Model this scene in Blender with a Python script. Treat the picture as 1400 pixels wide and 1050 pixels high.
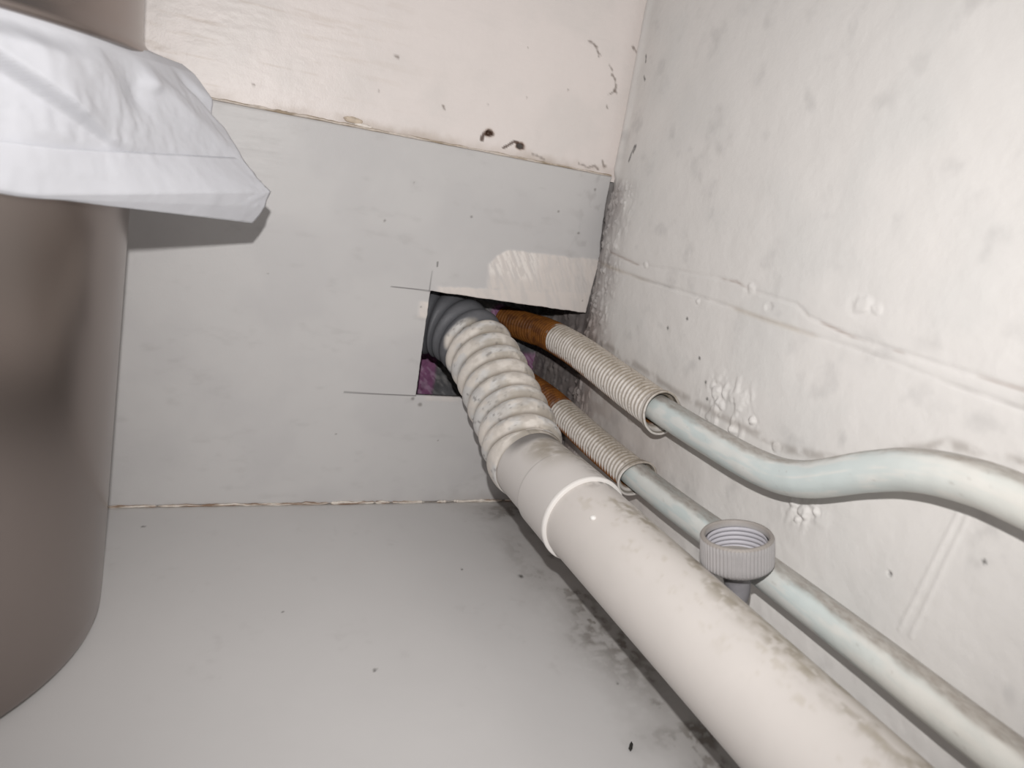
import bpy, math
import numpy as np
from mathutils import Matrix, Vector

scene = bpy.context.scene
for o in list(bpy.data.objects): bpy.data.objects.remove(o)

# ------------------------------------------------------------------ camera
CAM = np.array([-0.247278, -0.447750, 0.221826])
RIGHT = np.array([0.913906, -0.370597, 0.165629])
DOWN = np.array([0.050010, -0.302127, -0.951955])
FWD = np.array([0.402833, 0.878281, -0.257582])
cd = bpy.data.cameras.new('camera'); cam = bpy.data.objects.new('camera', cd)
scene.collection.objects.link(cam)
m = Matrix.Identity(4)
for i in range(3):
    m[i][0] = RIGHT[i]; m[i][1] = -DOWN[i]; m[i][2] = -FWD[i]; m[i][3] = CAM[i]
cam.matrix_world = m
cd.sensor_width = 36; cd.lens = 36 * 990.85 / 1400; cd.clip_start = 0.01
cd.dof.use_dof = True; cd.dof.focus_distance = 0.43; cd.dof.aperture_fstop = 16
scene.camera = cam

# ------------------------------------------------------------------ light
w = bpy.data.worlds.new('dim_room'); scene.world = w; w.use_nodes = True
w.node_tree.nodes['Background'].inputs[0].default_value = (1.0, 0.985, 0.99, 1)
w.node_tree.nodes['Background'].inputs[1].default_value = 0.22

fl = bpy.data.lights.new('phone_flash', 'SPOT'); flo = bpy.data.objects.new('phone_flash', fl)
scene.collection.objects.link(flo)
fp = CAM - DOWN * 0.044
fd = FWD + RIGHT * 0.05 - DOWN * 0.02
flo.location = fp
flo.rotation_euler = Vector(fd).to_track_quat('-Z', 'Y').to_euler()
fl.energy = 4.35; fl.color = (1.0, 0.975, 0.955)
fl.spot_size = math.radians(128); fl.spot_blend = 1.0; fl.shadow_soft_size = 0.0035

vs = scene.view_settings
vs.view_transform = 'Standard'; vs.look = 'None'; vs.gamma = 1; vs.use_curve_mapping = False
vs.exposure = 0.0

# ------------------------------------------------------------------ helpers
def lin(r, g, b):
    f = lambda c: (c / 12.92 if c <= 0.04045 else ((c + 0.055) / 1.055) ** 2.4)
    return np.array([f(r / 255), f(g / 255), f(b / 255)])

def _hash(ix, iy, seed):
    n = (ix.astype(np.int64) * 374761393 + iy.astype(np.int64) * 668265263 + seed * 974711) & 0x7fffffff
    n = ((n ^ (n >> 13)) * 1274126177) & 0x7fffffff
    return ((n ^ (n >> 16)) & 0xffff) / 65535.0

def vnoise(x, y, seed=0):
    ix = np.floor(x); iy = np.floor(y); fx = x - ix; fy = y - iy
    fx = fx * fx * (3 - 2 * fx); fy = fy * fy * (3 - 2 * fy)
    a = _hash(ix, iy, seed); b = _hash(ix + 1, iy, seed); c = _hash(ix, iy + 1, seed); d = _hash(ix + 1, iy + 1, seed)
    return (a * (1 - fx) + b * fx) * (1 - fy) + (c * (1 - fx) + d * fx) * fy

def fbm(x, y, seed=0, octs=4):
    s = 0; a = 0.5; t = 0
    for k in range(octs):
        s = s + a * vnoise(x * 2 ** k + 17.3 * k, y * 2 ** k + 9.1 * k, seed + k); t += a; a *= 0.5
    return s / t

def ss(a, b, x):
    t = np.clip((x - a) / (b - a), 0, 1); return t * t * (3 - 2 * t)

def segd(x, y, ax, ay, bx, by):
    dx, dy = bx - ax, by - ay
    t = np.clip(((x - ax) * dx + (y - ay) * dy) / (dx * dx + dy * dy), 0, 1)
    return np.hypot(x - ax - t * dx, y - ay - t * dy), t

def polyd(x, y, pts):
    d = None
    for (a, b), (c, e) in zip(pts[:-1], pts[1:]):
        q = segd(x, y, a, b, c, e)[0]; d = q if d is None else np.minimum(d, q)
    return d

def mix(c, d, k):
    k = np.asarray(k)[..., None]; return c * (1 - k) + d * k

def mesh_obj(name, V, F, mat, parent=None, col=None, smooth=True):
    """V (n,3), F list of quads/tris or (m,4) array"""
    me = bpy.data.meshes.new(name)
    V = np.asarray(V, dtype=np.float32)
    if isinstance(F, np.ndarray):
        n = len(F); k = F.shape[1]
        me.vertices.add(len(V)); me.vertices.foreach_set('co', V.ravel())
        me.loops.add(n * k); me.loops.foreach_set('vertex_index', F.astype(np.int32).ravel())
        me.polygons.add(n); me.polygons.foreach_set('loop_start', np.arange(0, n * k, k, dtype=np.int32))
        me.update(calc_edges=True); me.validate()
    else:
        me.from_pydata([tuple(map(float, v)) for v in V], [], F)
    if smooth: me.polygons.foreach_set('use_smooth', np.ones(len(me.polygons), dtype=bool))
    if col is None: col = np.ones((len(V), 3)) * 0.8
    at = me.color_attributes.new('Col', 'FLOAT_COLOR', 'POINT')
    c4 = np.ones((len(V), 4), dtype=np.float32); c4[:, :3] = col
    at.data.foreach_set('color', c4.ravel())
    me.materials.append(mat)
    o = bpy.data.objects.new(name, me); scene.collection.objects.link(o)
    if parent is not None: o.parent = parent
    return o

def empty(name, loc):
    o = bpy.data.objects.new(name, None); o.location = loc; o.empty_display_size = 0.01
    scene.collection.objects.link(o); return o

def tag(o, label=None, cat=None, kind=None, group=None):
    if label: o['label'] = label
    if cat: o['category'] = cat
    if kind: o['kind'] = kind
    if group: o['group'] = group
    return o

def child(o, root):
    """parent without moving (root is an unrotated empty)"""
    o.parent = root; o.location = -Vector(root.location) if root.parent is None else Vector((0, 0, 0)); return o

def material(name, rough=0.6, spec=0.4, bump=0.0, bscale=400, detail=3, var=0.06, vscale=60, metal=0.0,
             bump2=0.0, b2scale=2000, transl=0.0, aniso=None, alpha=None):
    mt = bpy.data.materials.new(name); mt.use_nodes = True
    nt = mt.node_tree; N = nt.nodes; L = nt.links; p = N['Principled BSDF']
    tc = N.new('ShaderNodeTexCoord')
    at = N.new('ShaderNodeAttribute'); at.attribute_name = 'Col'
    no = N.new('ShaderNodeTexNoise'); no.inputs['Scale'].default_value = vscale; no.inputs['Detail'].default_value = 5
    L.new(tc.outputs['Object'], no.inputs['Vector'])
    mr = N.new('ShaderNodeMapRange'); mr.inputs[1].default_value = 0.25; mr.inputs[2].default_value = 0.75
    mr.inputs[3].default_value = 1 - var; mr.inputs[4].default_value = 1 + var
    L.new(no.outputs['Fac'], mr.inputs[0])
    mx = N.new('ShaderNodeVectorMath'); mx.operation = 'SCALE'
    L.new(at.outputs['Color'], mx.inputs[0]); L.new(mr.outputs[0], mx.inputs['Scale'])
    L.new(mx.outputs[0], p.inputs['Base Color'])
    p.inputs['Roughness'].default_value = rough
    p.inputs['Specular IOR Level'].default_value = spec
    p.inputs['Metallic'].default_value = metal
    prev = None
    for st, sc in ((bump, bscale), (bump2, b2scale)):
        if st > 0:
            n2 = N.new('ShaderNodeTexNoise'); n2.inputs['Scale'].default_value = sc; n2.inputs['Detail'].default_value = detail
            L.new(tc.outputs['Object'], n2.inputs['Vector'])
            b = N.new('ShaderNodeBump'); b.inputs['Strength'].default_value = 1.0; b.inputs['Distance'].default_value = st
            L.new(n2.outputs['Fac'], b.inputs['Height'])
            if prev: L.new(prev.outputs[0], b.inputs['Normal'])
            prev = b
    if prev: L.new(prev.outputs[0], p.inputs['Normal'])
    if transl > 0:
        tr = N.new('ShaderNodeBsdfTranslucent'); L.new(mx.outputs[0], tr.inputs[0])
        ms = N.new('ShaderNodeMixShader'); ms.inputs[0].default_value = transl
        out = N['Material Output']
        L.new(p.outputs[0], ms.inputs[1]); L.new(tr.outputs[0], ms.inputs[2]); L.new(ms.outputs[0], out.inputs[0])
    return mt

def grid_faces(nu, nv, keep=None, closed_v=False):
    i, j = np.meshgrid(np.arange(nu - 1), np.arange(nv if closed_v else nv - 1), indexing='ij')
    j2 = (j + 1) % nv
    F = np.stack([i * nv + j, (i + 1) * nv + j, (i + 1) * nv + j2, i * nv + j2], -1)
    if keep is not None: return F[keep]
    return F.reshape(-1, 4)

def axis(stops):
    """[(v0), (v1, step), ...] -> non uniform coordinates hitting every stop"""
    out = [stops[0][0]]
    for v, st in stops[1:]:
        n = max(1, int(round(abs(v - out[-1]) / st)))
        out += list(np.linspace(out[-1], v, n + 1)[1:])
    return np.array(out)

def spline(P, n, r=None):
    """Catmull-Rom through P, resampled to n points at even arc length; extra columns ride along"""
    P = np.asarray(P, float); Q = np.vstack([2 * P[0] - P[1], P, 2 * P[-1] - P[-2]])
    out = []
    for i in range(1, len(Q) - 2):
        t = np.linspace(0, 1, 60, endpoint=False)[:, None]
        a, b, c, d = Q[i - 1], Q[i], Q[i + 1], Q[i + 2]
        out.append(0.5 * ((2 * b) + (-a + c) * t + (2 * a - 5 * b + 4 * c - d) * t ** 2 + (-a + 3 * b - 3 * c + d) * t ** 3))
    out.append(P[-1:]); out = np.vstack(out)
    s = np.concatenate([[0], np.cumsum(np.linalg.norm(np.diff(out[:, :3], axis=0), axis=1))])
    si = np.linspace(0, s[-1], n)
    return np.stack([np.interp(si, s, out[:, k]) for k in range(out.shape[1])], -1), si

def frames(C):
    T = np.gradient(C, axis=0); T /= np.linalg.norm(T, axis=1)[:, None]
    U = np.zeros_like(T); u = np.cross(T[0], [0, 0, 1.0]); u /= np.linalg.norm(u)
    for i in range(len(T)):
        u = u - T[i] * u.dot(T[i]); u /= np.linalg.norm(u); U[i] = u
    return T, U, np.cross(T, U)

def tube(name, C, rad, mat, parent=None, nth=48, colf=None, caps=True, dispf=None, inner=None):
    """C (n,3), rad (n,) ; colf(pos, s, th, nrm) -> rgb ; dispf(s, th) -> radial offset; inner: wall thickness (hollow)"""
    C = np.asarray(C); n = len(C); T, U, W = frames(C)
    s = np.concatenate([[0], np.cumsum(np.linalg.norm(np.diff(C, axis=0), axis=1))])
    th = np.linspace(0, 2 * np.pi, nth, endpoint=False)
    S, TH = np.meshgrid(s, th, indexing='ij')
    R = np.repeat(np.asarray(rad, float)[:, None], nth, 1)
    NR = U[:, None] * np.cos(TH)[..., None] + W[:, None] * np.sin(TH)[..., None]
    if dispf is not None: R = R + dispf(S, TH, NR)
    V = C[:, None] + NR * R[..., None]
    col = colf(V, S, TH, NR) if colf else np.ones(V.shape) * 0.8
    F = grid_faces(n, nth, closed_v=True)
    V = V.reshape(-1, 3); col = col.reshape(-1, 3)
    if inner:
        Vi = (C[:, None] + NR * (R[..., None] - inner)).reshape(-1, 3); k = len(V)
        Fi = F[:, ::-1] + k
        a = np.arange(nth); b = (a + 1) % nth; l = (n - 1) * nth
        E0 = np.stack([a, b, b + k, a + k], -1); E1 = np.stack([l + b, l + a, l + a + k, l + b + k], -1)
        V = np.vstack([V, Vi]); col = np.vstack([col, col * 0.8 if colf else col]); F = np.vstack([F, Fi, E0, E1])
    elif caps:
        k = len(V); V = np.vstack([V, C[0], C[-1]]); col = np.vstack([col, col[0], col[-1]])
        a = np.arange(nth); b = (a + 1) % nth; l = (n - 1) * nth
        E0 = np.stack([a, b, np.full(nth, k), np.full(nth, k)], -1)[:, :3]
        E1 = np.stack([l + b, l + a, np.full(nth, k + 1)], -1)
        F = [tuple(map(int, q)) for q in F] + [tuple(map(int, q)) for q in E0] + [tuple(map(int, q)) for q in E1]
        F = F
    return mesh_obj(name, V, F, mat, parent, col)

def lathe(name, prof, centre, mat, parent=None, nth=96, col=None, rfun=None, axisv=(0, 0, 1)):
    """prof list of (r,z); closed to the axis where r==0"""
    prof = np.array(prof, float); th = np.linspace(0, 2 * np.pi, nth, endpoint=False)
    R = np.repeat(prof[:, 0:1], nth, 1); Z = np.repeat(prof[:, 1:2], nth, 1)
    if rfun is not None: R = rfun(R, Z, th[None, :] + 0 * R)
    V = np.stack([R * np.cos(th), R * np.sin(th), Z], -1)
    a = Vector(axisv).normalized(); q = Vector((0, 0, 1)).rotation_difference(a).to_matrix()
    V = V.reshape(-1, 3) @ np.array(q).T + np.array(centre)
    c = None
    if col is not None: c = np.repeat(np.array([col(p[0], p[1]) for p in prof]) if callable(col) else np.array([col] * len(prof)), nth, 0)
    return mesh_obj(name, V, grid_faces(len(prof), nth, closed_v=True)[:, ::-1], mat, parent, c)

def blob(name, centre, r3, mat, parent=None, col=(0.8, 0.8, 0.8), seed=0, amp=0.25, rot=0.0, n=14):
    """small lumpy pebble/crumb"""
    u = np.linspace(0, np.pi, n); v = np.linspace(0, 2 * np.pi, 2 * n, endpoint=False)
    Uu, Vv = np.meshgrid(u, v, indexing='ij')
    D = np.stack([np.sin(Uu) * np.cos(Vv), np.sin(Uu) * np.sin(Vv), np.cos(Uu)], -1)
    k = 1 + amp * (fbm(D[..., 0] * 2 + 5 + seed, D[..., 1] * 2 + D[..., 2] * 2 + 7, seed) - 0.5) * 2
    X = D * np.array(r3) * k[..., None]
    c, s = math.cos(rot), math.sin(rot)
    X = np.stack([X[..., 0] * c - X[..., 1] * s, X[..., 0] * s + X[..., 1] * c, X[..., 2]], -1) + np.array(centre)
    return mesh_obj(name, X.reshape(-1, 3), grid_faces(n, 2 * n, closed_v=True)[:, ::-1], mat, parent, np.tile(np.array(col, float), (n * 2 * n, 1)))

# ------------------------------------------------------------------ materials
M_panel = material('grey_painted_board', rough=0.42, spec=0.35, bump=0.00012, bscale=160, var=0.012, vscale=25, bump2=0.00004, b2scale=1500)
M_white = material('cream_gloss_paint_board', rough=0.4, spec=0.4, bump=0.0003, bscale=130, var=0.012, vscale=35, bump2=0.00008, b2scale=900)
M_plaster = material('painted_plaster', rough=0.55, spec=0.22, bump=0.00028, bscale=90, detail=5, var=0.012, vscale=30, bump2=0.00006, b2scale=700)
M_floor = material('grey_shelf_board', rough=0.4, spec=0.35, bump=0.00006, bscale=200, var=0.015, vscale=30, bump2=0.00003, b2scale=1800)
M_cavity = material('rough_cavity_render', rough=0.9, spec=0.1, bump=0.002, bscale=120, detail=6, var=0.25, vscale=180)
M_plastic = material('white_pipe_plastic', rough=0.42, spec=0.4, bump=0.0001, bscale=120, var=0.02, vscale=60)
M_flex = material('painted_ribbed_plastic', rough=0.5, spec=0.35, bump=0.0002, bscale=300, var=0.05, vscale=250, bump2=0.0001, b2scale=1500)
M_copper = material('painted_copper', rough=0.42, spec=0.4, bump=0.00025, bscale=150, var=0.04, vscale=90)
M_sleeve = material('ribbed_conduit', rough=0.5, spec=0.35, bump=0.00015, bscale=900, var=0.08, vscale=500)
M_nut = material('grey_nylon', rough=0.5, spec=0.35, bump=0.0001, bscale=500, var=0.04, vscale=200)
M_bin = material('brown_grey_metal', rough=0.26, spec=0.5, var=0.03, vscale=8, metal=0.92)
M_bag = material('white_plastic_film', rough=0.36, spec=0.45, bump=0.0004, bscale=70, var=0.02, vscale=40, transl=0.28)
M_caulk = material('old_caulk', rough=0.6, spec=0.3, bump=0.0003, bscale=500, var=0.15, vscale=400)
M_dirt = material('dark_dirt', rough=0.9, spec=0.1, bump=0.0004, bscale=900, var=0.2, vscale=900)

def part_of(o, root): return child(o, root)

# ================================================================== STRUCTURE
# ---- floor (cupboard base)
xs = axis([(-0.75,), (-0.32, 0.01), (0.012, 0.0012)]) if False else axis([(-0.75, 0), (-0.32, 0.01), (0.012, 0.0012)])
ys = axis([(-0.62, 0), (-0.36, 0.01), (0.0, 0.0012), (0.092, 0.004)])
X, Y = np.meshgrid(xs, ys, indexing='ij')
col = np.ones(X.shape + (3,)) * lin(210, 208, 207)
n1 = fbm(X * 55, Y * 55, 3); n2 = fbm(X * 260, Y * 260, 9); n3 = fbm(X * 700, Y * 700, 21, 2)
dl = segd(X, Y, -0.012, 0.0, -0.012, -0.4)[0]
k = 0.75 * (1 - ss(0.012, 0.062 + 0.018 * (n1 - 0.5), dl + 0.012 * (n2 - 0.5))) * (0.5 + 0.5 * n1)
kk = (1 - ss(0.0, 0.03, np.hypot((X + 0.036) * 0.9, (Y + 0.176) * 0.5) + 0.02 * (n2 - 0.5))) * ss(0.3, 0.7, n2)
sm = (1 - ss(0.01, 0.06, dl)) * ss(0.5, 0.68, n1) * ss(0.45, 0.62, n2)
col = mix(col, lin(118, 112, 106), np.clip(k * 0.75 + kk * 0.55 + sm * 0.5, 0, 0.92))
col = mix(col, lin(150, 140, 130), 0.5 * (1 - ss(0.0, 0.004, -Y + 0.003 * (n2 - 0.5))) + 0.35 * (1 - ss(0.0, 0.025, -Y)) * ss(-0.12, 0.0, X) * ss(0.35, 0.6, n1))
col = mix(col, lin(160, 156, 152), 0.18 * ss(0.60, 0.85, n1) * ss(0.5, 0.8, n2))
for sx, sy, r in ((-0.0608, -0.1014, 0.0022), (-0.1638, -0.171, 0.0012), (-0.2692, -0.0255, 0.0012), (-0.050, -0.2, 0.001), (-0.105, -0.255, 0.001),
                  (-0.095, -0.09, 0.001), (-0.2, -0.12, 0.0008)):
    col = mix(col, lin(60, 55, 52), 0.8 * (1 - ss(r * 0.3, r, np.hypot(X - sx, (Y - sy) * 0.8) + 0.0008 * (n3 - 0.5))))
Z = 0.00025 * (fbm(X * 30, Y * 30, 5) - 0.5)
floor = mesh_obj('floor', np.stack([X, Y, Z], -1).reshape(-1, 3), grid_faces(len(xs), len(ys)), M_floor, col=col.reshape(-1, 3))
tag(floor, 'pale grey painted board floor with dark grime along the pipes', kind='structure')

# ---- right wall (painted plaster over brick courses)
ya = axis([(-0.62, 0), (-0.37, 0.006), (0.0, 0.0008), (0.092, 0.0016)])
za = axis([(0.0, 0), (0.36, 0.0008), (0.5, 0.01)])
Y, Z = np.meshgrid(ya, za, indexing='ij')
n1 = fbm(Y * 22, Z * 22, 31); n2 = fbm(Y * 120, Z * 120, 37); n3 = fbm(Y * 500, Z * 500, 41, 3)
H = 0.0022 * (fbm(Y * 9, Z * 9, 51) - 0.5) + 0.0012 * (n1 - 0.5) + 0.00035 * (n2 - 0.5)
H = H + 0.00012 * (n3 - 0.5)
# coarse trowelled relief, low down near the pipes
H += 0.0009 * ss(0.14, 0.05, Z) * (fbm(Y * 60, Z * 60, 77) - 0.5) * 1.6
lineB = polyd(Y, Z, [(0.0, 0.1835), (-0.0666, 0.1819), (-0.1022, 0.1823), (-0.1468, 0.1827), (-0.2013, 0.1822), (-0.2436, 0.1826), (-0.2788, 0.1811), (-0.35, 0.181)])
H -= 0.00055 * np.exp(-(lineB / 0.0009) ** 2) * (0.25 + 0.75 * ss(0.35, 0.6, fbm(Y * 30, Z * 3, 61)))
lineA = polyd(Y, Z, [(-0.02, 0.1925), (-0.0366, 0.1913), (-0.06, 0.1895), (-0.10, 0.1925), (-0.1536, 0.1956), (-0.1661, 0.1935), (-0.1972, 0.1931), (-0.2063, 0.1894), (-0.2312, 0.1867), (-0.27, 0.1865), (-0.33, 0.187)])
H -= 0.0005 * np.exp(-(lineA / 0.0010) ** 2) * ss(0.3, 0.55, fbm(Y * 26, Z * 3, 67))
H += 0.0006 * ss(-0.003, 0.002, Z - 0.1925) * ss(0.35, 0.1, np.abs(Z - 0.19) * 10) * ss(-0.34, -0.2, Y) * 0.4
for (cy, cz, r, h) in ((-0.1661, 0.1945, 0.0034, 0.0006), (-0.1811, 0.1883, 0.0030, -0.0005), (-0.1261, 0.1802, 0.0024, 0.0008),
                       (-0.2323, 0.2004, 0.0048, 0.0006), (-0.2400, 0.2000, 0.0030, 0.0004), (-0.158, 0.1393, 0.0042, 0.0014),
                       (-0.1887, 0.134, 0.0030, 0.0013), (-0.178, 0.1258, 0.0034, 0.0012), (-0.165, 0.134, 0.003, 0.001), (-0.2075, 0.1285, 0.0026, 0.0010),
                       (-0.2338, 0.1082, 0.0040, 0.0014), (-0.240, 0.111, 0.0026, 0.0012), (-0.227, 0.110, 0.0024, 0.0011), (-0.231, 0.103, 0.002, 0.001),
                       (-0.0695, 0.1905, 0.002, 0.0006), (-0.13, 0.12, 0.004, -0.0007), (-0.09, 0.10, 0.005, 0.0008), (-0.2799, 0.1055, 0.0012, -0.0008)):
    d = np.hypot(Y - cy, (Z - cz) * 1.15) + 0.0045 * (fbm(Y * 210, Z * 260, 5) - 0.5)
    H += h * (1 - ss(r * 0.45, r, d)) - 0.25 * h * np.exp(-((d - r) / (0.35 * r)) ** 2)
# a raised vertical strip further along
for a, b in (((-0.3001, 0.1444), (-0.2952, 0.0884)), ((-0.2963, 0.1397), (-0.2905, 0.0882))):
    d, t = segd(Y, Z, a[0], a[1], b[0], b[1]); H += 0.00045 * np.exp(-(d / 0.0007) ** 2)
# crumbly vertical chips under the bend of the upper pipe
rg = ss(0.0, 0.02, 0.02 - np.hypot(Y + 0.232, (Z - 0.113) * 0.9)) + ss(0.0, 0.02, 0.03 - np.hypot(Y + 0.17, (Z - 0.133) * 1.2))
H += 0.0011 * rg * (ss(0.52, 0.7, fbm(Y * 260, Z * 120, 88)) - 0.1)
edge = np.exp(-np.clip(-Y, 0, 1) / 0.014)            # wall recedes behind the board edge
Xw = -H + 0.0085 * edge
rough_zone = ss(-0.050, -0.018, Y + 0.010 * (n1 - 0.5)) * ss(0.242, 0.232, Z)
Xw += -0.0022 * rough_zone * (fbm(Y * 150, Z * 90, 91) - 0.45) - 0.0016 * rough_zone * ss(0.55, 0.75, fbm(Y * 380, Z * 240, 93))
# bead of thick paint down the upper corner
Xw -= 0.0030 * np.exp(-((Y + 0.006) / 0.006) ** 2) * ss(0.236, 0.246, Z)
col = np.ones(Y.shape + (3,)) * lin(226, 223, 220)
col = mix(col, lin(208, 208, 206), 0.35 * ss(0.45, 0.8, n1))
col = mix(col, lin(196, 186, 180), 0.55 * ss(0.15, 0.07, Z + 0.03 * (n1 - 0.5)) * ss(-0.2, -0.1, Y))       # pinker, thinner paint low down near the hole
col = mix(col, lin(158, 151, 149), 0.7 * rough_zone * ss(0.05, 0.6, fbm(Y * 90, Z * 40, 14)))
col = mix(col, lin(168, 152, 146), 0.6 * rough_zone * ss(0.160, 0.140, Z) * (0.4 + 0.6 * n2))
col = mix(col, lin(175, 162, 156), 0.6 * ss(-0.10, -0.03, Y) * ss(0.150, 0.125, Z) * ss(0.3, 0.6, n2))
col = mix(col, lin(170, 150, 120), 0.30 * np.exp(-(lineB / 0.0012) ** 2) * ss(0.4, 0.6, n1))
col = mix(col, lin(120, 115, 110), 0.40 * np.exp(-(lineB / 0.0006) ** 2) * ss(0.35, 0.7, fbm(Y * 45, Z * 3, 62)))
col = mix(col, lin(150, 130, 118), 0.55 * np.exp(-(lineA / 0.0006) ** 2) * ss(0.45, 0.6, fbm(Y * 40, Z * 3, 63)))
spots = ss(0.60, 0.9, fbm(Y * 75, Z * 75, 71, 5))
col = mix(col, lin(165, 163, 162), 0.30 * spots)
for pts in ([(-0.0283, 0.2596), (-0.026, 0.255), (-0.0247, 0.2505)], [(-0.0184, 0.3146), (-0.020, 0.311)], [(-0.022, 0.302), (-0.024, 0.30)], [(-0.03, 0.26), (-0.0285, 0.256)]):
    d = polyd(Y, Z, pts) + 0.0012 * (n3 - 0.5); col = mix(col, lin(95, 92, 92), 0.8 * (1 - ss(0.0002, 0.0013, d)))
for cy, cz in ((-0.1393, 0.1514), (-0.121, 0.169), (-0.2799, 0.1055), (-0.153, 0.133), (-0.149, 0.141), (-0.105, 0.16), (-0.31, 0.128)):
    col = mix(col, lin(60, 58, 56), 0.85 * (1 - ss(0.0004, 0.0013, np.hypot(Y - cy, Z - cz) + 0.0005 * (n3 - 0.5))))
# patchy browner band on the wall along the upper pipe
for pts in ([(0.0, 0.131), (-0.0447, 0.134), (-0.127, 0.128), (-0.1738, 0.1285), (-0.215, 0.130), (-0.245, 0.137), (-0.285, 0.161), (-0.33, 0.166)],):
    d = polyd(Y, Z, pts) + 0.003 * (n2 - 0.5); col = mix(col, lin(135, 125, 116), 0.45 * (1 - ss(0.0005, 0.0035, d)) * ss(0.3, 0.6, n2))
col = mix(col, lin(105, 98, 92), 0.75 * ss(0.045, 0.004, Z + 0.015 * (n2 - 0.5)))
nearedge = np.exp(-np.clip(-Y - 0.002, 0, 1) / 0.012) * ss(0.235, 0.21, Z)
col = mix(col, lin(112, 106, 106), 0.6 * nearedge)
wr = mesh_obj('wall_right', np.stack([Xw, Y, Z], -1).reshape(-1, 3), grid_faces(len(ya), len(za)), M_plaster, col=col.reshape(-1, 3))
tag(wr, 'cream painted plaster wall with faint brick courses, lumps and grime', kind='structure')

# ---- upper back wall (cream painted boarding), above the grey board
SEAM = 0.2408
xa = axis([(-0.75, 0), (-0.32, 0.01), (0.013, 0.0009)])
za = axis([(SEAM - 0.004, 0), (0.345, 0.0009), (0.5, 0.01)])
X, Z = np.meshgrid(xa, za, indexing='ij')
n1 = fbm(X * 30, Z * 30, 131); n2 = fbm(X * 140, Z * 140, 137); n3 = fbm(X * 600, Z * 600, 141, 3)
streak = fbm(X * 60, Z * 600, 150, 4)
H = 0.0004 * (n1 - 0.5) + 0.00010 * (streak - 0.5)
H += 0.00008 * ss(0.58, 0.7, fbm(X * 90, Z * 700, 151))
col = np.ones(X.shape + (3,)) * lin(236, 228, 224)
col = mix(col, lin(226, 220, 216), 0.6 * ss(0.4, 0.7, n1))
col = mix(col, lin(200, 185, 170), 0.35 * ss(0.6, 0.75, fbm(X * 40, Z * 500, 152)) * ss(-0.1, -0.25, X))
col = mix(col, lin(180, 165, 150), 0.55 * (1 - ss(0.0, 0.007, Z - SEAM + 0.006 * (n2 - 0.5))) * ss(0.35, 0.6, n1 + 0.1))
# mould cracks near the corner
for pts in ([(-0.030, 0.318), (-0.0263, 0.317), (-0.0235, 0.3155)], [(-0.0255, 0.317), (-0.0225, 0.3135), (-0.0198, 0.3119)], [(-0.023, 0.3155), (-0.021, 0.3105)],
            [(-0.0125, 0.3075), (-0.0095, 0.305)], [(-0.009, 0.3025), (-0.006, 0.3000), (-0.0045, 0.2955), (-0.0055, 0.2925), (-0.0085, 0.2905)],
            [(-0.0055, 0.2935), (-0.0035, 0.2925)], [(-0.009, 0.2835), (-0.008, 0.282)], [(-0.004, 0.249), (-0.0025, 0.2455), (0.0, 0.2465)],
            [(-0.021, 0.2445), (-0.014, 0.2432), (-0.009, 0.2450), (-0.006, 0.2432)], [(-0.055, 0.2447), (-0.046, 0.2430)],
            [(0.002, 0.3215), (0.006, 0.319)], [(-0.15, 0.283), (-0.148, 0.2827)], [(-0.118, 0.262), (-0.117, 0.26)]):
    d = polyd(X, Z, pts) + 0.0016 * (n3 - 0.5); col = mix(col, lin(125, 112, 104), 0.75 * (1 - ss(0.0000, 0.0011, d)))
for sx, sz, r in ((-0.139, 0.33, 0.0015), (-0.225, 0.252, 0.0012), (-0.065, 0.277, 0.0008), (-0.09, 0.268, 0.0008), (-0.157, 0.2625, 0.0008), (-0.038, 0.287, 0.0009), (-0.07, 0.305, 0.0007)):
    col = mix(col, lin(120, 105, 95), 0.7 * (1 - ss(0.2 * r, r, np.hypot(X - sx, Z - sz))))
# two bored holes with brown drips
for (hx, hz, tail) in ((-0.0862, 0.2520, [(-0.0875, 0.2520), (-0.0895, 0.2508), (-0.0905, 0.2488), (-0.0905, 0.2473)]),
                       (-0.0645, 0.2480, [(-0.0660, 0.2497), (-0.0690, 0.2500), (-0.0720, 0.2475), (-0.0755, 0.2450)])):
    d = np.hypot((X - hx) * 0.72, Z - hz); dt, tt = polyd(X, Z, tail), 0
    col = mix(col, lin(150, 110, 70), 0.5 * (1 - ss(0.0018, 0.0034, d + 0.001 * (n3 - 0.5))))
    col = mix(col, lin(70, 45, 30), 0.95 * (1 - ss(0.0017, 0.0026, d + 0.0008 * (n3 - 0.5))))
    wdt = 0.0016 if hx < -0.08 else 0.0010
    col = mix(col, lin(80, 56, 42), 0.9 * (1 - ss(wdt * 0.5, wdt, dt)))
    H -= 0.004 * (1 - ss(0.0009, 0.0017, d))
wb = mesh_obj('wall_back', np.stack([X, 0.0008 - H, Z], -1).reshape(-1, 3), grid_faces(len(xa), len(za))[:, ::-1], M_white, col=col.reshape(-1, 3))
tag(wb, 'cream gloss painted back wall with brush marks and two brown drip holes', kind='structure')

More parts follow.
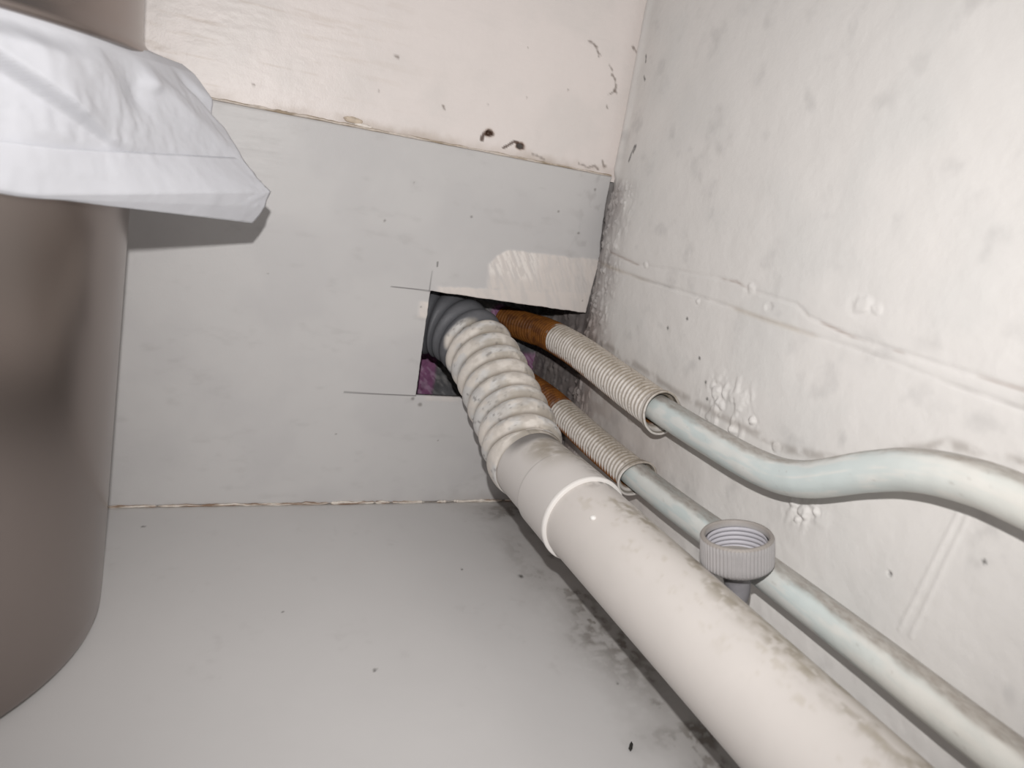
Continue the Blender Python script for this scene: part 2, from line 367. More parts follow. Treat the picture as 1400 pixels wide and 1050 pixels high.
# ---- cavity behind the grey board, seen through the notch
za = axis([(0.0, 0), (0.238, 0.0015)]); xa = axis([(-0.70, 0), (-0.18, 0.02), (0.02, 0.0015)])
X, Z = np.meshgrid(xa, za, indexing='ij')
n1 = fbm(X * 70, Z * 70, 231); n2 = fbm(X * 220, Z * 120, 237); st = fbm((X + Z) * 500, (X - Z) * 90, 240)
Yc = 0.074 - 0.004 * (n1 - 0.5) - 0.002 * (n2 - 0.5)
col = np.ones(X.shape + (3,)) * lin(104, 104, 106)
col = mix(col, lin(150, 148, 148), 0.7 * ss(0.5, 0.65, st))
mv = (1 - ss(-0.0755, -0.0735, X + 0.003 * (n2 - 0.5))) + ss(-0.016, -0.012, X) * ss(0.055, 0.060, Z) * ss(0.098, 0.092, Z) + (1 - ss(0.006, 0.009, np.hypot(X + 0.029, Z - 0.126)))
col = mix(col, lin(150, 98, 136), 0.9 * np.clip(mv, 0, 1))
col = mix(col, lin(190, 160, 185), 0.6 * np.clip(mv, 0, 1) * ss(0.52, 0.62, st))
wc = mesh_obj('wall_rear', np.stack([X, Yc, Z], -1).reshape(-1, 3), grid_faces(len(xa), len(za))[:, ::-1], M_cavity, col=col.reshape(-1, 3))
tag(wc, 'rough grey and mauve surface inside the hole behind the board', kind='structure')
# unseen cap added over the cavity so no world light leaks in
V = [(-0.70, 0.0015, 0.238), (0.012, 0.0015, 0.238), (0.012, 0.092, 0.238), (-0.70, 0.092, 0.238),
     (-0.70, 0.0015, 0.250), (0.012, 0.0015, 0.250), (0.012, 0.092, 0.250), (-0.70, 0.092, 0.250)]
Fq = [(0, 1, 2, 3), (4, 7, 6, 5), (0, 4, 5, 1), (1, 5, 6, 2), (2, 6, 7, 3), (3, 7, 4, 0)]
o = mesh_obj('cavity_light_cap', V, Fq, M_cavity, col=np.tile(lin(90, 84, 80), (8, 1)), smooth=False)
tag(o, 'added unseen cap closing the cavity top against stray light', kind='structure')

# ---- grey board with the notch for the pipes
root = empty('back_panel', (-0.3, 0.0, 0.0))
tag(root, 'grey painted low board with a notch cut out for the pipes', 'panel')
NX, NZ0, NZ1 = -0.1102, 0.0787, 0.1500
xa = axis([(-0.70, 0), (-0.31, 0.01), (NX, 0.0007), (0.006, 0.0006)])
za = axis([(0.0006, 0), (NZ0, 0.0008), (NZ1, 0.0006), (SEAM - 0.0004, 0.0007)])
X, Z = np.meshgrid(xa, za, indexing='ij')
fc = (grid_faces(len(xa), len(za)))
xm = (xa[:-1] + xa[1:]) / 2; zm = (za[:-1] + za[1:]) / 2
XM, ZM = np.meshgrid(xm, zm, indexing='ij')
keep = ~((XM > NX) & (ZM > NZ0) & (ZM < NZ1))
G = grid_faces(len(xa), len(za)).reshape(len(xa) - 1, len(za) - 1, 4)
Fp = G[keep]
# the cut top edge drops towards the wall, the right edge wavers
drop = np.interp(X, [NX, 0.006], [0, -0.0040]) * ss(0.20, 0.15, Z) * (Z > 0.1145) * (X > NX)
wob = 0.0007 * (fbm(X * 220, Z * 0 + 3, 300) - 0.5) * np.exp(-((Z - NZ1) / 0.004) ** 2) * (X > NX)
Z2 = Z + drop + wob
xr = np.interp(Z, [0.14, 0.146, 0.160, 0.178, 0.1815, 0.183, 0.195, 0.215, 0.2362, 0.241], [0.0042, 0.0047, 0.0058, 0.0074, 0.0080, 0.0092, 0.0060, 0.0046, 0.0044, 0.0050])
xr = xr + 0.0008 * (fbm(Z * 300, Z * 0, 305) - 0.5)
X2 = np.where(X > -0.02, -0.02 + (X + 0.02) * (xr + 0.02) / 0.026, X)
X2 = X2 - 0.0006 * (X == NX) * (fbm(Z * 260, Z * 0 + 9, 306) - 0.3) * ((Z > NZ0) & (Z < NZ1))
n1 = fbm(X * 30, Z * 30, 331); n2 = fbm(X * 140, Z * 140, 337); n3 = fbm(X * 600, Z * 600, 341, 3)
col = np.ones(X.shape + (3,)) * lin(205, 203, 202)
col = mix(col, lin(196, 194, 194), 0.5 * ss(0.35, 0.7, n1))
col = mix(col, lin(165, 162, 160), 0.22 * ss(0.62, 0.9, fbm(X * 70, Z * 160, 339, 5)))
# brushy white paint patch above the notch
pt = ss(-0.0745, -0.0700, X + 0.004 * (n2 - 0.5)) * ss(0.1845, 0.1815, Z - 0.025 * (X + 0.04) + 0.002 * (n2 - 0.5) + 0.010 * ss(-0.056, -0.076, X) ** 2)
pt *= ss(0.1565, 0.1595, Z + 0.0022 * np.sin(X * 150)) + ss(-0.066, -0.06, X)
pt = np.clip(pt, 0, 1) * (Z < 0.1865) * (Z > NZ1 - 0.0003)
lo = ss(-0.1085, -0.1015, X) * ss(0.1545, 0.1530, Z + 0.003 * (n2 - 0.5) - 0.10 * (X + 0.1)) * (Z > NZ1 - 0.0003)
lo2 = ss(NX - 0.008, NX - 0.004, X + 0.002 * (n2 - 0.5)) * (X < NX + 0.001) * ss(0.131, 0.134, Z + 0.001 * n2) * ss(0.1435, 0.1415, Z)
lo3 = 0.5 * ss(-0.108, -0.10, X) * ss(-0.075, -0.085, X) * ss(0.0745, 0.0770, Z) * (Z < 0.0795)
brush = fbm((X * 0.9 + Z * 0.6) * 900, (X * 0.6 - Z) * 120, 350)
pk = np.clip(np.maximum(np.maximum(pt * (0.75 + 0.25 * ss(0.35, 0.6, brush)), lo), np.maximum(lo2, lo3)), 0, 1)
wsp = ss(0.30, 0.62, fbm(X * 260 + Z * 120, Z * 90, 357))
col = mix(col, lin(228, 220, 214), pk * (0.62 + 0.33 * wsp))
col = mix(col, lin(244, 239, 234), 0.75 * pt * ss(0.1635, 0.169, Z) * ss(-0.034, -0.044, X) * ss(0.45, 0.6, brush))
# pencil marks of the cut line
for pts, wd, a in (([(-0.1359, 0.1502), (NX, 0.1497)], 0.00055, 0.75), ([(-0.1108, 0.1500), (-0.1106, 0.163)], 0.0005, 0.6), ([(-0.1079, 0.1660), (-0.1081, 0.1690)], 0.0007, 0.8),
                   ([(-0.1581, 0.0790), (NX, 0.0786)], 0.00055, 0.75)):
    d = polyd(X, Z, pts); col = mix(col, lin(70, 66, 66), a * (1 - ss(0.15 * wd, wd, d)))
for sx, sz, r in ((-0.115, 0.139, 0.0010), (-0.21, 0.150, 0.0008), (-0.145, 0.190, 0.0010), (-0.09, 0.20, 0.0012), (-0.03, 0.212, 0.0011), (-0.012, 0.2, 0.0013), (-0.13, 0.215, 0.001),
                  (-0.005, 0.23, 0.0014), (0.001, 0.158, 0.0008), (-0.1065, 0.0725, 0.0022), (-0.112, 0.0765, 0.0016), (-0.16, 0.05, 0.0008), (-0.09, 0.047, 0.0009)):
    col = mix(col, lin(110, 104, 100), 0.65 * (1 - ss(0.2 * r, r, np.hypot(X - sx, Z - sz) + 0.0008 * (n3 - 0.5))))
col = mix(col, lin(140, 136, 134), 0.25 * ss(-0.03, 0.0, X) * ss(0.55, 0.8, fbm(X * 160, Z * 160, 360, 4)) * (1 - pk))
col = mix(col, lin(130, 118, 112), 0.55 * ss(0.012, 0.0, Z + 0.006 * (n2 - 0.5)) * ss(-0.11, -0.03, X) * (0.4 + 0.6 * n1))
# brush ridges in the old paint at the upper left
ridge = 0.00030 * ss(-0.18, -0.23, X) * ss(0.19, 0.225, Z) * (fbm(X * 50, Z * 480, 361) - 0.4)
Yp = -0.0002 * (n1 - 0.5) - 0.00030 * pk * (0.6 + brush) - ridge
Yp = Yp + 0.0006 * ss(0.0018, 0.0, np.abs(Z - SEAM)) 
pn = mesh_obj('board', np.stack([X2, Yp, Z2], -1).reshape(-1, 3), Fp, M_panel, col=col.reshape(-1, 3))
so = pn.modifiers.new('thickness', 'SOLIDIFY'); so.thickness = 0.0045; so.offset = -1; so.use_rim_only = False
part_of(pn, root)

# ---- seam bead between cream wall and grey board (wavy caulk with dirt), floor seam bead
def bead(name, P0, P1, r, seed, n, colA, colB, gap=0.0, flat=1.0, outn=(0, -1, 0)):
    s = np.linspace(0, 1, n); P0 = np.array(P0); P1 = np.array(P1); L = np.linalg.norm(P1 - P0)
    C = P0 + (P1 - P0) * s[:, None]
    wv = fbm(s * L * 70, s * 0, seed); w2 = fbm(s * L * 220, s * 0 + 4, seed + 1)
    rr = r * (0.45 + 0.9 * wv * (0.4 + w2))
    if gap > 0: rr = rr * (0.15 + 0.85 * ss(gap - 0.08, gap + 0.04, fbm(s * L * 130, s * 0 + 2, seed + 5)))
    C = C + np.array([0, 0, 1])[None] * (r * 0.7 * (w2 - 0.5))[:, None]
    def cf(V, S, TH, NR):
        k = ss(0.40, 0.66, fbm(S * 90, TH * 0.8, seed + 7)); return mix(np.ones(V.shape) * colA, colB, k)
    return tube(name, C, rr, M_caulk, nth=10, colf=cf)
b1 = bead('trim_2', (-0.62, -0.0002, SEAM + 0.0002), (0.004, -0.0002, SEAM), 0.00085, 400, 1300, lin(214, 204, 194), lin(166, 150, 130))
tag(b1, 'thin dirty caulk line between cream wall and grey board', kind='structure')
b2 = bead('trim_3', (-0.62, -0.0006, 0.0007), (-0.02, -0.0006, 0.0007), 0.00120, 430, 1500, lin(236, 228, 218), lin(150, 126, 108), gap=0.34)
tag(b2, 'ragged cream caulk line between grey board and floor', kind='structure')
# flaking paint chip on the upper seam
ch = empty('paint_chip', (-0.1713, -0.001, 0.2442))
tag(ch, 'small flaking tan paint chip on the seam above the grey board', 'paint chip')
c1 = blob('flake', (-0.1700, -0.0002, 0.2437), (0.0048, 0.0007, 0.0017), M_caulk, col=lin(205, 190, 172), seed=3, amp=0.5); part_of(c1, ch)
c2 = blob('flake', (-0.1640, -0.0002, 0.2420), (0.0050, 0.0006, 0.0010), M_caulk, col=lin(238, 230, 222), seed=8, amp=0.5); part_of(c2, ch)

# ================================================================== BIN
BX, BY = -0.388, -0.110
def br(z): return 0.106 + (0.116 - 0.106) * z / 0.25
root = empty('waste_bin', (BX, BY, 0))
tag(root, 'tall round brown grey metal bin standing at the left against the board', 'bin')
taupe = np.array(lin(152, 142, 137))
prof = [(0.0, 0.0012), (0.09, 0.0012), (br(0) - 0.003, 0.0006), (br(0) - 0.0008, 0.0014), (br(0), 0.004)] + [(br(z), z) for z in np.linspace(0.012, 0.244, 24)] + \
       [(br(0.244) - 0.0012, 0.2445), (br(0.244) - 0.0015, 0.20)]
part_of(lathe('body', prof, (BX, BY, 0), M_bin, nth=160, col=taupe), root)
prof = [(0.1165, 0.2458), (0.1190, 0.2456), (0.1197, 0.2468), (0.1192, 0.2486), (0.1172, 0.2510), (0.1165, 0.254)] + [(0.1165 * math.cos(a), 0.290 + 0.055 * math.sin(a)) for a in np.linspace(0, math.pi / 2 - 0.001, 16)]
part_of(lathe('lid', prof, (BX, BY, 0), M_bin, nth=160, col=taupe), root)

# ---- liner bag folded over the rim: rings that follow the bin and run out to a pointed corner
def ring(rc, zf, zb, tip, na=460, ns=90, bulge=0.0, wr=0.0, seed=0):
    tx, ty, tz = tip; L = math.hypot(tx - BX, ty - BY); ph = math.atan2(ty - BY, tx - BX)
    L = max(L, rc * 1.002); al = math.acos(rc / L)
    th = np.linspace(ph + al, ph - al + 2 * math.pi, na)          # long way round
    arc = np.stack([BX + rc * np.cos(th), BY + rc * np.sin(th)], -1)
    fa = 0.5 - 0.5 * np.sin(th)                                      # 1 at the front (-y), 0 at the back
    za = zb + (zf - zb) * ss(0.15, 0.75, fa)
    t = np.linspace(0, 1, ns + 1)[1:]
    T = np.array([BX + L * math.cos(ph), BY + L * math.sin(ph)])
    s1 = arc[-1] + (T - arc[-1]) * t[:, None]; z1 = za[-1] + (tz - za[-1]) * t
    s2 = T + (arc[0] - T) * t[:-1, None]; z2 = tz + (za[0] - tz) * t[:-1]
    n1 = np.array([math.cos(ph - al), math.sin(ph - al)])
    s1 = s1 + n1 * (bulge * np.sin(np.pi * t))[:, None]
    n2 = np.array([math.cos(ph + al), math.sin(ph + al)]); s2 = s2 + n2 * (bulge * np.sin(np.pi * t[:-1]))[:, None]
    XY = np.vstack([arc, s1, s2]); Zr = np.concatenate([za, z1, z2])
    return np.column_stack([XY, Zr])

def bag_rows(keys, sub, off=0.0, folds=True, seed=0):
    """keys: list of (rc,zf,zb,tip,bulge); interpolated to sub rows between neighbours"""
    R = []
    for a, b in zip(keys[:-1], keys[1:]):
        for k in range(sub):
            t = k / sub
            R.append([a[0] + (b[0] - a[0]) * t, a[1] + (b[1] - a[1]) * t, a[2] + (b[2] - a[2]) * t,
                      tuple(np.array(a[3]) * (1 - t) + np.array(b[3]) * t), a[4] + (b[4] - a[4]) * t])
    R.append(list(keys[-1]))
    G = np.array([ring(r[0] + off, r[1], r[2], r[3], bulge=r[4]) for r in R])
    return G

def mkbag(name, G, mat, root, amp, seed, col, closed=True):
    nr, nc, _ = G.shape
    d = np.stack([G[..., 0] - BX, G[..., 1] - BY], -1); th = np.arctan2(d[..., 1], d[..., 0])
    rad = np.linalg.norm(d, axis=-1); u = d / rad[..., None]
    z = G[..., 2]
    w = amp * (fbm(th * 9 + z * 60 + 40, z * 70 + 5, seed) - 0.5) * 2 + 0.4 * amp * (fbm(th * 30 + 60, z * 180 + th * 12, seed + 3) - 0.5) * 2
    w = w * ss(0.2460, 0.236, z)
    G[..., 2] += 0.004 * ss(-0.62, -1.0, th) * ss(-2.2, -1.8, th) * ss(0.215, 0.20, z)
    if amp > 0.0008:
        # overlapping diagonal fold on the front-left, and pleats running to the corner
        zl = 0.2105 + (-0.35 - th) * 0.0485
        step = ss(-0.0006, 0.0014, z - zl) * ss(0.244, 0.236, z) * ss(-0.30, -0.62, th) * (th < 0)
        w = w + 0.0022 * np.exp(-((th + 0.20) / 0.035) ** 2 - ((z - 0.236) / 0.0028) ** 2)
        w = w - 0.0020 * np.exp(-((th + 0.27) / 0.05) ** 2 - ((z - 0.231) / 0.005) ** 2)
        w = w + 0.0062 * step * (1 - ss(0.0, 0.035, z - zl) * 0.7)
        for (t0, k0, wd, h) in ((-0.12, 12.0, 0.07, 0.0016), (0.10, 9.0, 0.035, -0.0030), (0.19, 3.0, 0.02, 0.0022), (-0.42, 5, 0.09, 0.0012)):
            w = w + h * np.exp(-((th - t0 - (0.235 - z) * k0) / wd) ** 2) * ss(0.205, 0.212, z) * ss(0.2460, 0.238, z)
        w = w * ss(0.2095, 0.2150, z)
    else:
        w = w + 0.0022 * ss(0.150, 0.172, rad) * (fbm(th * 55 + 9, z * 420, seed + 11) - 0.5)
    G2 = G.copy(); G2[..., :2] += u * w[..., None]
    G2[..., 2] += 0.25 * w
    lo = rad + w; 
    o = mesh_obj(name, G2.reshape(-1, 3), grid_faces(nr, nc, closed_v=True)[:, ::-1], mat, None, np.tile(col, (nr * nc, 1)))
    sd = o.modifiers.new('film', 'SOLIDIFY'); sd.thickness = 0.00025; sd.offset = 0
    return child(o, root)

TY = -0.09
root = empty('bin_liner', (BX, BY, 0.19))
tag(root, 'white plastic bin bag folded over the rim with a pointed corner sticking out', 'bag')
keys = [(0.1168, 0.2500, 0.2500, (-0.2700, TY, 0.2500), 0.0),
        (0.1178, 0.2470, 0.2470, (-0.2580, TY, 0.2482), 0.0),
        (0.1186, 0.2440, 0.2440, (-0.2535, TY, 0.2455), 0.0005),
        (0.1190, 0.2340, 0.2320, (-0.2457, TY, 0.2369), 0.001),
        (0.1192, 0.2215, 0.2190, (-0.2391, TY, 0.2246), 0.001),
        (0.1190, 0.2102, 0.2070, (-0.2335, TY, 0.2146), 0.0),
        (0.1182, 0.1985, 0.1930, (-0.2215, TY, 0.2035), 0.0)]
bagc = lin(235, 236, 241)
mkbag('bag_film', bag_rows(keys, 20), M_bag, root, 0.0009, 500, bagc)
hem = [(0.1202, 0.2104, 0.2072, (-0.2322, TY, 0.2146), 0.0),
       (0.1204, 0.2030, 0.2000, (-0.2262, TY, 0.2082), 0.0006),
       (0.1198, 0.1957, 0.1920, (-0.2192, TY, 0.2019), 0.0003),
       (0.1188, 0.1947, 0.1900, (-0.2210, TY, 0.1950), 0.0),
       (0.1182, 0.1950, 0.1880, (-0.2259, TY, 0.1868), 0.0),
       (0.1176, 0.1965, 0.1885, (-0.2400, TY, 0.1880), 0.0),
       (0.1172, 0.1990, 0.1900, (-0.2480, TY, 0.1960), 0.0)]
mkbag('hem', bag_rows(hem, 8), M_bag, root, 0.0005, 560, bagc)

# ================================================================== WASTE PIPE
white = lin(212, 206, 201)
def up(NR): return NR[..., 2]
def lead(t):  # axis through the coupler and the long pipe
    return t
A0 = np.array([-0.0640, -0.1390, 0.0690]); A1 = np.array([-0.0551, -0.2969, 0.0625])
ax = (A1 - A0) / np.linalg.norm(A1 - A0)
root = empty('waste_pipe', (A0[0], A0[1], 0.0))
tag(root, 'thick white plastic waste pipe leading into the hole through a ribbed flexible connector', 'pipe')

def pipe_col(V, S, TH, NR):
    y, z = V[..., 1], V[..., 2]
    n = fbm(S * 70, TH * 2.2, 601); n2 = fbm(S * 330, TH * 9, 605); n3 = fbm(S * 160, TH * 5, 611)
    col = np.ones(V.shape) * white
    k = ss(-0.40, 0.15, NR[..., 0]) * ss(0.40, 0.60, n) * ss(0.3, 0.6, n2) * (NR[..., 2] > -0.2)
    col = mix(col, lin(142, 132, 114), 0.8 * k)
    kb = ss(-0.30, 0.35, NR[..., 0]) * (NR[..., 2] > -0.1) * ss(0.02, 0.06, S)
    col = mix(col, lin(164, 154, 138), 0.55 * kb * ss(0.3, 0.7, fbm(S * 35, TH * 3, 617)))
    k2 = ss(0.55, 0.9, NR[..., 2]) * ss(0.5, 0.7, n3) * ss(0.45, 0.65, n2)
    col = mix(col, lin(178, 168, 150), 0.35 * k2)
    k3 = (1 - ss(0.0, 0.012, S)) * ss(-0.35, 0.2, NR[..., 0]) * ss(0.4, 0.6, n2 + 0.2 * NR[..., 0])
    col = mix(col, lin(95, 92, 90), 0.75 * k3)
    return col
p0 = A0 + ax * 0.0200; p1 = A0 + ax * 0.36
Cc = p0 + (p1 - p0) * np.linspace(0, 1, 420)[:, None]
part_of(tube('pipe', Cc, np.full(420, 0.0219), M_plastic, nth=96, colf=pipe_col), root)

def cup_col(V, S, TH, NR):
    n = fbm(S * 120, TH * 2.2, 621); n2 = fbm(S * 420, TH * 10, 625)
    col = np.ones(V.shape) * lin(212, 207, 203)
    k = ss(-0.1, 0.6, NR[..., 2] * 0.8 + NR[..., 0] * 0.6) * (1 - ss(0.030, 0.058, S)) 
    col = mix(col, lin(146, 136, 120), 0.8 * k * ss(0.2, 0.55, n))
    col = mix(col, lin(100, 96, 94), 0.85 * ss(0.3, 0.9, NR[..., 2]) * (1 - ss(0.013, 0.021, S + 0.006 * (n - 0.5))))
    col = mix(col, lin(120, 112, 106), 0.65 * np.exp(-((S - 0.0396) / 0.0009) ** 2))
    col = mix(col, lin(120, 112, 100), 0.5 * ss(-0.1, 0.4, NR[..., 0]) * ss(0.48, 0.62, n2) * ss(0.35, 0.6, n))
    return col
# coupler: narrower sleeve of the flexible connector, then the socket with its lip
sL = np.linspace(-0.050, 0.0215, 260)
rr = np.interp(sL, [-0.050, -0.040, -0.0106, -0.0098, 0.0210], [0.0198, 0.0213, 0.0217, 0.0229, 0.0233])
cu = part_of(tube('coupler', A0 + ax * sL[:, None], rr, M_plastic, nth=96, colf=cup_col), root)
sl = np.linspace(0, 1, 24); sL = 0.0192 + 0.0026 * sl
rr = 0.0232 + 0.0006 * np.sqrt(np.clip(1 - (2 * sl - 1) ** 2, 0, 1))
lip = tube('lip', A0 + ax * sL[:, None], rr, M_plastic, nth=96, colf=lambda V, S, TH, NR: np.ones(V.shape) * lin(236, 232, 228))
lip.parent = cu; lip.location = (0, 0, 0)
# moulding pip on the pipe
pd = np.cross(ax, [0, 0, 1.0]); pd /= np.linalg.norm(pd); pv = np.cross(pd, ax)
pn_ = -np.array([pd[0], pd[1], pd[2]]) if pd[0] > 0 else pd
dirp = (np.array([-0.66, 0, 0.75])); dirp = dirp - ax * dirp.dot(ax); dirp /= np.linalg.norm(dirp)
part_of(blob('pip', A0 + ax * 0.047 + dirp * 0.0219, (0.0015, 0.0015, 0.0012), M_plastic, col=lin(240, 238, 235), amp=0.1), root)

# ribbed flexible connector
FP = [A0 - ax * 0.041, A0 - ax * 0.049 + np.array([0, 0, 0.0012]), (-0.0655, -0.0740, 0.0808), (-0.0662, -0.0540, 0.0895), (-0.0690, -0.0235, 0.1048),
      (-0.0740, 0.0020, 0.1160), (-0.0860, 0.0250, 0.1230), (-0.1080, 0.0390, 0.1240), (-0.1380, 0.0440, 0.1230), (-0.175, 0.0450, 0.1200)]
Cf, sf = spline(np.array([list(p) for p in FP]), 1100)
PITCH = 0.0122
ph = (sf / PITCH) % 1.0
lobe = np.sqrt(np.clip(1 - (np.abs(ph - 0.5) * 2) ** 1.9, 0, 1))
tp = ss(0.0, 0.020, sf)
rf = 0.0205 - 0.0019 * tp + (0.0022 + 0.0036 * tp) * lobe
def flex_col(V, S, TH, NR):
    n = fbm(S * 140, TH * 2.6, 641); n2 = fbm(S * 520, TH * 11, 645); lb = np.interp(S, sf, lobe)
    col = np.ones(V.shape) * lin(226, 219, 211)
    col = mix(col, lin(206, 208, 210), 0.6 * ss(0.45, 0.65, n))
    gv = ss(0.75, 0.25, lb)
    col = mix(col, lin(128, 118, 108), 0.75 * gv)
    col = mix(col, lin(170, 158, 140), 0.6 * ss(0.98, 0.8, lb) * ss(0.4, 0.6, n) * ss(0.1, 0.8, NR[..., 2] + NR[..., 0] * 0.5))
    col = mix(col, lin(105, 100, 98), 0.6 * ss(0.62, 0.76, n2) * ss(0.45, 0.65, n))
    col = mix(col, lin(176, 168, 158), 0.5 * ss(0.35, 0.65, fbm(S * 260, TH * 5, 655)) * ss(0.0, 0.8, NR[..., 2]))
    # unpainted grey stretch inside the hole
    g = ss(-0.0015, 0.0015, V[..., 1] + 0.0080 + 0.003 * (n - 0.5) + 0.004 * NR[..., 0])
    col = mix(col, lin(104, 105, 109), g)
    return col
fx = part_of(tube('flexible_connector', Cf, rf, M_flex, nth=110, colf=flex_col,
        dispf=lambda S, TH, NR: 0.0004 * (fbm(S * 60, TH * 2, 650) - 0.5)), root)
fx['label'] = 'ribbed flexible connector, painted white outside and bare grey in the hole'

# ================================================================== COPPER PIPES
def cu_col(seed):
    def f(V, S, TH, NR):
        n = fbm(S * 60, TH * 2.2, seed); n2 = fbm(S * 380, TH * 9, seed + 4); n3 = fbm(S * 150, TH * 4, seed + 8)
        col = np.ones(V.shape) * lin(204, 213, 212)
        col = mix(col, lin(222, 222, 218), 0.75 * ss(0.40, 0.62, n))
        col = mix(col, lin(226, 222, 214), 0.7 * ss(-0.25, -0.34, V[..., 1]))
        k = ss(0.42, 0.80, NR[..., 2] + 0.25 * NR[..., 0] + 0.30 * (n3 - 0.5))
        col = mix(col, lin(132, 119, 108), 0.88 * k * (0.45 + 0.55 * n2))
        col = mix(col, lin(150, 140, 130), 0.3 * ss(0.72, 0.85, n2) * ss(0.5, 0.6, n3))
        return col
    return f
def sleeve_builder(path, r, root, seed, s_paint, pitch, end_flare, lw):
    C, s = spline(path, 1500); L = s[-1]
    phs = (s / pitch) % 1.0; lobe = 0.5 - 0.5 * np.cos(2 * np.pi * phs)
    rr = r - 0.0011 + 0.0011 * lobe ** 0.7
    rr = np.where(s > L - 0.004, r + 0.0004, rr)
    def dsp(S, TH, NR):   # split, slightly flared mouth
        e = ss(L - 0.007, L, S); return end_flare * e * (0.55 + 0.6 * np.sin(TH * 2 + seed)) + 0.0003 * (fbm(S * 70, TH * 2, seed) - 0.5)
    def cf(V, S, TH, NR):
        lb = np.interp(S, s, lobe); n = fbm(S * 160, TH * 3, seed + 1); n2 = fbm(S * 700, TH * 14, seed + 2)
        rust = np.ones(V.shape) * lin(134, 84, 36); rust = mix(rust, lin(106, 63, 30), ss(0.4, 0.7, n))
        rust = mix(rust, lin(90, 52, 26), 0.15 * ss(0.6, 0.1, lb))
        wh = np.ones(V.shape) * lin(228, 222, 216)
        wh = mix(wh, lin(150, 138, 124), 0.80 * ss(0.55, 0.15, lb))
        dust = ss(-0.15, 0.60, NR[..., 2] * 0.9 + NR[..., 0] * 0.45 + 0.7 * (n - 0.5))
        wh = mix(wh, lin(142, 129, 110), 0.85 * dust * (0.45 + 0.55 * n2))
        wh = mix(wh, lin(120, 108, 96), 0.5 * ss(0.70, 0.78, n2))
        mouth = ss(L - 0.010, L - 0.004, S)
        under = ss(-0.50, -0.30, NR[..., 2] * 1.0 + 0.25 * (n - 0.5) - 0.45 * (1 - lb) * 0.6 + lw * (S / L))
        start = ss(s_paint - 0.002, s_paint + 0.001, S + 0.006 * (n - 0.5) + 0.002 * (lb - 0.5))
        c = mix(rust, wh, start * np.maximum(under, mouth))
        return c
    return part_of(tube('sleeve', C, rr, M_sleeve, nth=72, colf=cf, dispf=dsp, inner=0.0012), root)

root = empty('copper_pipe', (-0.014, -0.13, 0.0))
tag(root, 'upper pale painted copper pipe with a wavy bend against the right wall', 'pipe')
XU = -0.0130
path = [(-0.020, 0.070, 0.122), (XU, 0.0194, 0.1250), (XU, -0.0447, 0.1247), (XU, -0.100, 0.1205), (XU, -0.1373, 0.1198), (XU, -0.1738, 0.1196), (XU - 0.001, -0.2165, 0.1213),
        (XU - 0.001, -0.2412, 0.1272), (XU - 0.001, -0.2684, 0.1426), (XU - 0.0015, -0.2854, 0.1508), (XU - 0.002, -0.3035, 0.1555), (XU - 0.003, -0.3222, 0.1572), (XU - 0.004, -0.36, 0.156), (XU - 0.004, -0.42, 0.152)]
path = [(p[0], p[1], p[2]) for p in path]
Cp, sp_ = spline(path, 700)
part_of(tube('pipe', Cp, np.full(700, 0.0078), M_copper, nth=64, colf=cu_col(700)), root)
part = sleeve_builder([(-0.024, 0.072, 0.1215), (-0.0155, 0.0330, 0.1240), (-0.0135, 0.0194, 0.1250), (-0.0130, -0.0100, 0.1255), (-0.0130, -0.0447, 0.1247), (-0.0130, -0.0900, 0.1215), (-0.0130, -0.1365, 0.1186)],
               0.0112, root, 720, 0.076, 0.0036, 0.0016, 0.62)
part['label'] = 'ribbed conduit sleeve, brown where bare and painted white outside'

root = empty('copper_pipe', (-0.014, -0.16, 0.0))
tag(root, 'lower straight pale painted copper pipe running behind the threaded nut', 'pipe')
path = [(-0.030, 0.068, 0.088), (-0.0165, 0.0013, 0.0832), (-0.0140, -0.0363, 0.0805), (-0.0140, -0.0793, 0.0780), (-0.0135, -0.1293, 0.0777), (-0.0135, -0.171, 0.0780),
        (-0.0135, -0.2120, 0.0794), (-0.0140, -0.2585, 0.0807), (-0.0145, -0.2951, 0.0814), (-0.015, -0.3243, 0.0816), (-0.015, -0.37, 0.082), (-0.015, -0.43, 0.082)]
Cp, sp_ = spline(path, 700)
part_of(tube('pipe', Cp, np.full(700, 0.0078), M_copper, nth=64, colf=cu_col(760)), root)
part = sleeve_builder([(-0.032, 0.068, 0.0885), (-0.0165, 0.0013, 0.0832), (-0.0140, -0.0363, 0.0802), (-0.0138, -0.0793, 0.0777), (-0.0138, -0.1290, 0.0764)],
               0.0100, root, 780, 0.100, 0.0034, 0.0020, 0.20)
part['label'] = 'ribbed conduit sleeve, brown where bare and underneath, painted white on top'

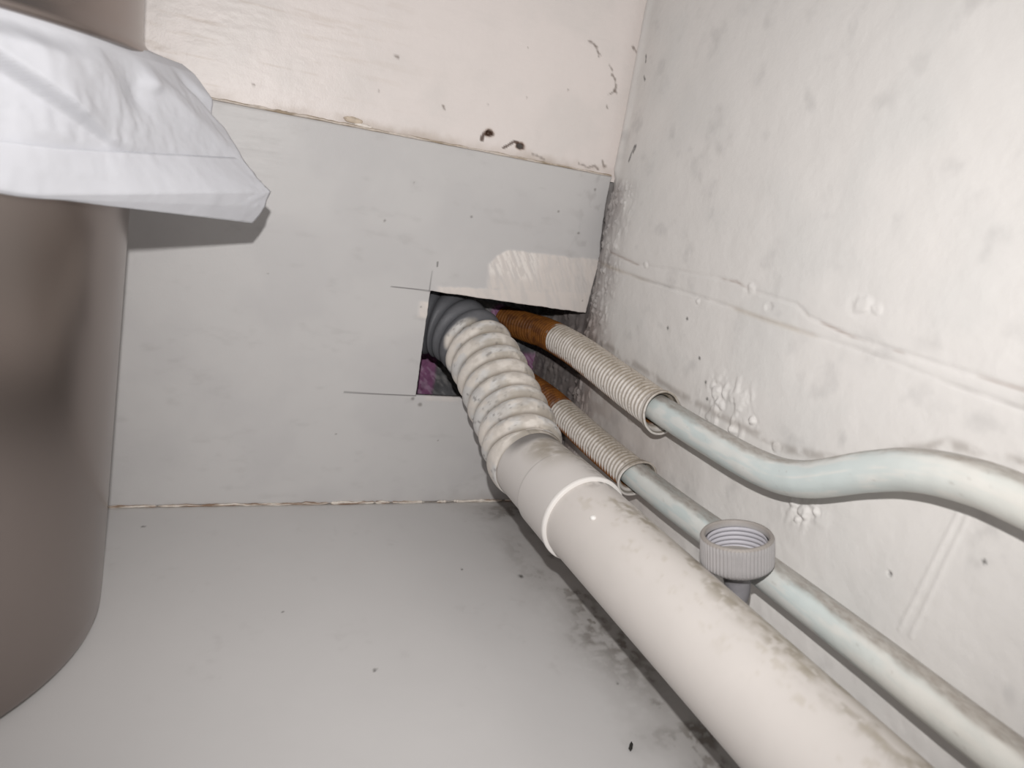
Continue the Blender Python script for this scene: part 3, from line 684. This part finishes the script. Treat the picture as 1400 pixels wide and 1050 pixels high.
# ================================================================== THREADED NUT ON A STEM
NC = np.array([-0.0300, -0.2340, 0.0835])      # underside of the nut, on its axis
H_, RO, RI = 0.0150, 0.0151, 0.0130
root = empty('pipe_union', NC)
AXN = Vector(np.array([0, 0, 1.0]) - 0.24 * RIGHT + 0.02 * FWD).normalized()
root.rotation_mode = 'QUATERNION'; root.rotation_quaternion = Vector((0, 0, 1)).rotation_difference(AXN)
tag(root, 'grey ribbed threaded nut facing up on a thin stem between the pipes', 'pipe fitting')
gy = lin(172, 169, 169)
NR_ = 58
def ribf(R, Z, TH):
    k = (R > RO - 0.0012) & (Z > 0.0016) & (Z < H_ - 0.0012)
    return R + np.where(k, 0.00024 * np.sign(np.sin(TH * NR_)) * np.abs(np.sin(TH * NR_)) ** 0.6, 0)
prof = [(0.0066, -0.0006), (0.0105, -0.0004), (RO - 0.0022, 0.0002), (RO - 0.0009, 0.0010), (RO - 0.0002, 0.0022)] + [(RO, z) for z in np.linspace(0.0026, H_ - 0.0014, 6)] + \
       [(RO - 0.0001, H_ - 0.0008), (RO - 0.0006, H_ - 0.0001), (RI + 0.0006, H_), (RI + 0.0001, H_ - 0.0006), (RI, H_ - 0.0030)]
lathe('nut', prof, (0, 0, 0), M_nut, root, nth=720, rfun=ribf, col=lambda r, z: mix(gy, lin(150, 140, 130), 0.6 if z > H_ - 0.0012 else 0.0))
n_t = 90; zz = np.linspace(H_ - 0.0026, 0.0030, n_t)
th = np.linspace(0, 2 * np.pi, 96, endpoint=False)
ZZ, TH = np.meshgrid(zz, th, indexing='ij')
sw = np.abs(np.sin(np.pi * (ZZ / 0.0021 + TH / (2 * np.pi))))
RR = RI - 0.0001 - 0.0009 * sw ** 0.6
V = np.stack([RR * np.cos(TH), RR * np.sin(TH), ZZ], -1).reshape(-1, 3)
cc = mix(np.tile(lin(192, 190, 196), (len(V), 1)), lin(110, 108, 114), ss(0.35, 0.05, sw).ravel())
mesh_obj('thread', V, grid_faces(n_t, 96, closed_v=True), M_nut, root, cc)
prof = [(0.0128, 0.0034), (0.0105, 0.0030), (0.0085, 0.0034), (0.0070, 0.0046), (0.0058, 0.0048), (0.0050, 0.0040), (0.0, 0.0036)]
lathe('washer', prof[::-1], (0, 0, 0), M_nut, root, nth=96, col=lin(165, 160, 155))
an = np.array(AXN); Rm = np.array(Vector((0, 0, 1)).rotation_difference(AXN).to_matrix())
sp = np.array([NC + an * 0.0012, NC - an * 0.004, NC - an * 0.012, (-0.0285, -0.2345, 0.0640), (-0.0330, -0.2350, 0.0585), (-0.0420, -0.2352, 0.0570)])
Cs, ss_ = spline((sp - NC) @ Rm, 90)
tube('stem', Cs, np.interp(ss_, [0, 0.003, 0.007, 0.011, 1], [0.0070, 0.0072, 0.0058, 0.0054, 0.0054]), M_nut, root, nth=48, colf=lambda V, S, TH, NR: np.ones(V.shape) * lin(140, 138, 142))

# ================================================================== DEBRIS
o = blob('debris_crumb', (-0.0666, -0.2394, 0.0008), (0.0026, 0.0008, 0.0009), M_dirt, col=lin(62, 60, 58), seed=5, rot=0.9, amp=0.5)
tag(o, 'small dark crumb lying on the floor in front of the thick white pipe', 'debris')
